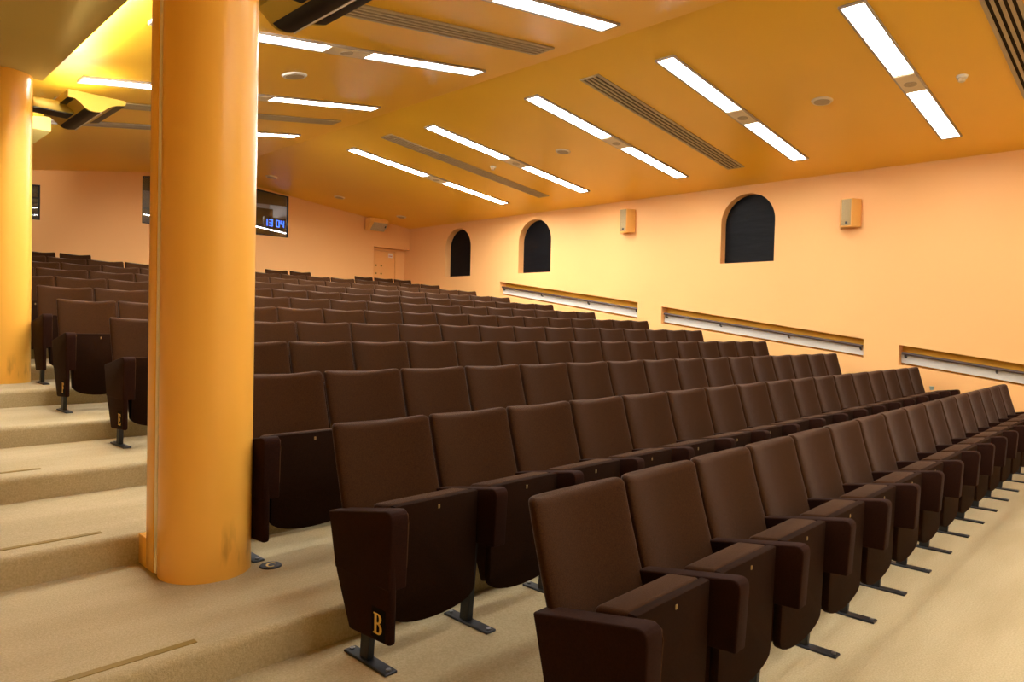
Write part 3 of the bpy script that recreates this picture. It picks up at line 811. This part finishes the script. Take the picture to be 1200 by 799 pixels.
jobs = []
for k, bd in enumerate(ROWS):
    n = len(bd)-1; rn = ROWNAME[k]
    g = 'seats in the %s row' % rn
    for i in range(n):
        w = n-1-i
        lv, hid = LEFTVIS.get(k, 0), HIDDEN.get(k, 0)
        if k == 0 and i == 0: lab = 'brown front row aisle seat with padded end panel, nearest the viewer'
        elif k == 1 and i == 0: lab = 'brown tip-up seat with gold letter B on its end panel'
        elif k == 4 and i == 0: lab = 'dark brown aisle seat cut by the left edge of the big column'
        elif k == 5 and i == 0: lab = 'dark brown aisle seat standing whole between the two columns'
        elif i == n-1: lab = 'brown tip-up seat at the wall end of the %s row' % rn
        elif i == 0 and k < 3: lab = 'brown tip-up seat at the column end of the %s row' % rn
        elif k < 3 and i < n/2: lab = 'brown tip-up seat in the %s row, %s from the aisle' % (rn, ORD[i])
        elif k >= 3 and i < lv: lab = 'dark brown seat left of the big column, %s row, %s from the aisle' % (rn, ORD[i])
        elif k >= 3 and i < lv+hid: lab = 'brown seat behind the big column, %s row, %s from the aisle' % (rn, ORD[i])
        else: lab = 'brown tip-up seat in the %s row, %s from the wall end' % (rn, ORD[w])
        jobs.append(('left' if i == 0 else 'mid', bd[i], bd[i+1], k, lab, g, i == n-1, 0.))
BACK = [(1.90, 2.39, 'brown seat in the back row, mostly hidden by the left column', 'left'), (2.40, 2.894, 'brown back row seat just right of the left column, against the wall', 'mid'),
        (2.935, 3.403, 'brown back row seat standing clear against the wall, midway between the columns', 'mid'),
        (6.46, 6.954, 'brown back row seat under the booth clock window, nearer the big column', 'left'), (6.992, 7.475, 'brown back row seat at the right end of the booth window, of a pair', 'mid'),
        (8.54, 9.02, 'brown back row seat left of the corner door, first of three', 'left'), (9.055, 9.575, 'brown back row seat right below the left side of the corner door', 'mid'),
        (9.60, 10.104, 'brown back row seat below the corner door, at the end of three', 'mid')]
for a, b, lab, kd in BACK:
    jobs.append((kd, a, b, 11, lab, 'seats in the broken back row', lab.endswith('three') and 'end' in lab or 'pair' in lab or 'midway' in lab, -.03+.03))
ends = []
seats = {}
for j in jobs:                                     # copies first, so that a copied thing never carries another's extra parts
    t = place(*j[:6], dz=j[7]); seats[j[4]] = t
    if j[6]: ends.append(t)
for t in ends: add_arm(t, W0/2, 1)

for ch in seats['brown tip-up seat at the column end of the third row'].children:
    if ch.name.startswith('leg'): ch.location.y += .09
# gold row letters on the end panels
def letter_plate(t, ch, y, z, h):
    bx = -W0/2-.0445
    wd = h*.95
    bm = holed([[(-.22*wd+.0, -.25*h)] + [(wd*.95, -.25*h), (wd*.95, 1.25*h), (-.22*wd, 1.25*h)]], .002)
    moved(bm, frame3((bx, y+wd*.36, z-h/2), (0, -1, 0), (0, 0, 1)))
    p = obj('letter_plate', me_from(bm, 'letter_plate', M['plate_cloth'], smooth=False), t)
    m = frame3((bx-.0025, y+wd*.36, z-h/2), (0, -1, 0), (0, 0, 1))
    l = obj('letter', glyph_mesh(ch, h, m, M['gold']), p); l['label'] = 'gold capital letter ' + ch
letter_plate(seats['brown tip-up seat with gold letter B on its end panel'], 'B', -.412, .205, .080)
letter_plate(seats['dark brown aisle seat cut by the left edge of the big column'], 'E', -.412, .205, .080)
letter_plate(seats['dark brown aisle seat standing whole between the two columns'], 'F', -.412, .205, .080)

# floor marks
def floor_disc():
    t = tag(empty('row_marker', (1.633, 3.228, fz(2))), 'round black floor disc with gold letter C beside the big column', 'floor marker')
    bm = bmesh.new(); cyl(bm, (0, 0), .055, 0, .006, 40, .050); obj('disc', me_from(bm, 'disc', M['black']), t)
    m = Matrix.Translation((-.022, -.031, .0065)) @ Matrix.Identity(4)
    obj('letter', glyph_mesh('C', .062, Matrix.Rotation(-.7, 4, 'Z') @ m, M['gold']), t)['label'] = 'gold capital letter C'
floor_disc()
for x0, x1, y, k, lab in ((-.6, 1.047, 2.655, 2, 'ochre nosing strip on the lowest step, in front of the big column'),
                          (-.4, 1.046, 3.845, 3, 'ochre nosing strip on the step beside the foot of the big column'),
                          (-.2, 1.015, 4.945, 4, 'ochre nosing strip on the third step, at the left edge')):
    o = obj('nosing_strip', boxmesh('nosing_strip', M['tape'], (0, -.017, 0), (x1-x0, .017, .003), .001, 1), None, (x0, y, fz(k)))
    tag(o, lab, 'floor strip', 'nosing strips on the aisle steps')
# scrap left on the last seat of the second row
bm = bmesh.new(); cyl(bm, (0, 0), .022, 0, .05, 16, .028)
o = obj('cup', me_from(bm, 'cup', M['cup']), None, (ROWS[1][-1]-.02, YROW[1]-.16, fz(1)+.622))
tag(o, 'tiny pale green cup left on the last armrest of the second row', 'cup')

# ------------------------------------------------------------------ camera, world, view
cd = bpy.data.cameras.new('camera'); cam = bpy.data.objects.new('camera', cd); C.objects.link(cam)
r, u, w = (.696984, -.716696, .023672), (7.1e-05, .033081, .999453), (.717087, .696601, -.023108)
cam.matrix_world = Matrix(((r[0], u[0], -w[0], 0), (r[1], u[1], -w[1], 0), (r[2], u[2], -w[2], H), (0, 0, 0, 1)))
cd.sensor_width = 36; cd.lens = 24.2995; cd.clip_start = .05; cd.clip_end = 100
SC.camera = cam
wd = bpy.data.worlds.new('world'); SC.world = wd; wd.use_nodes = True
wd.node_tree.nodes['Background'].inputs[0].default_value = (.02, .015, .01, 1)
vs = SC.view_settings
vs.view_transform = 'Standard'; vs.look = 'None'; vs.gamma = 1; vs.use_curve_mapping = False
vs.exposure = 1.04
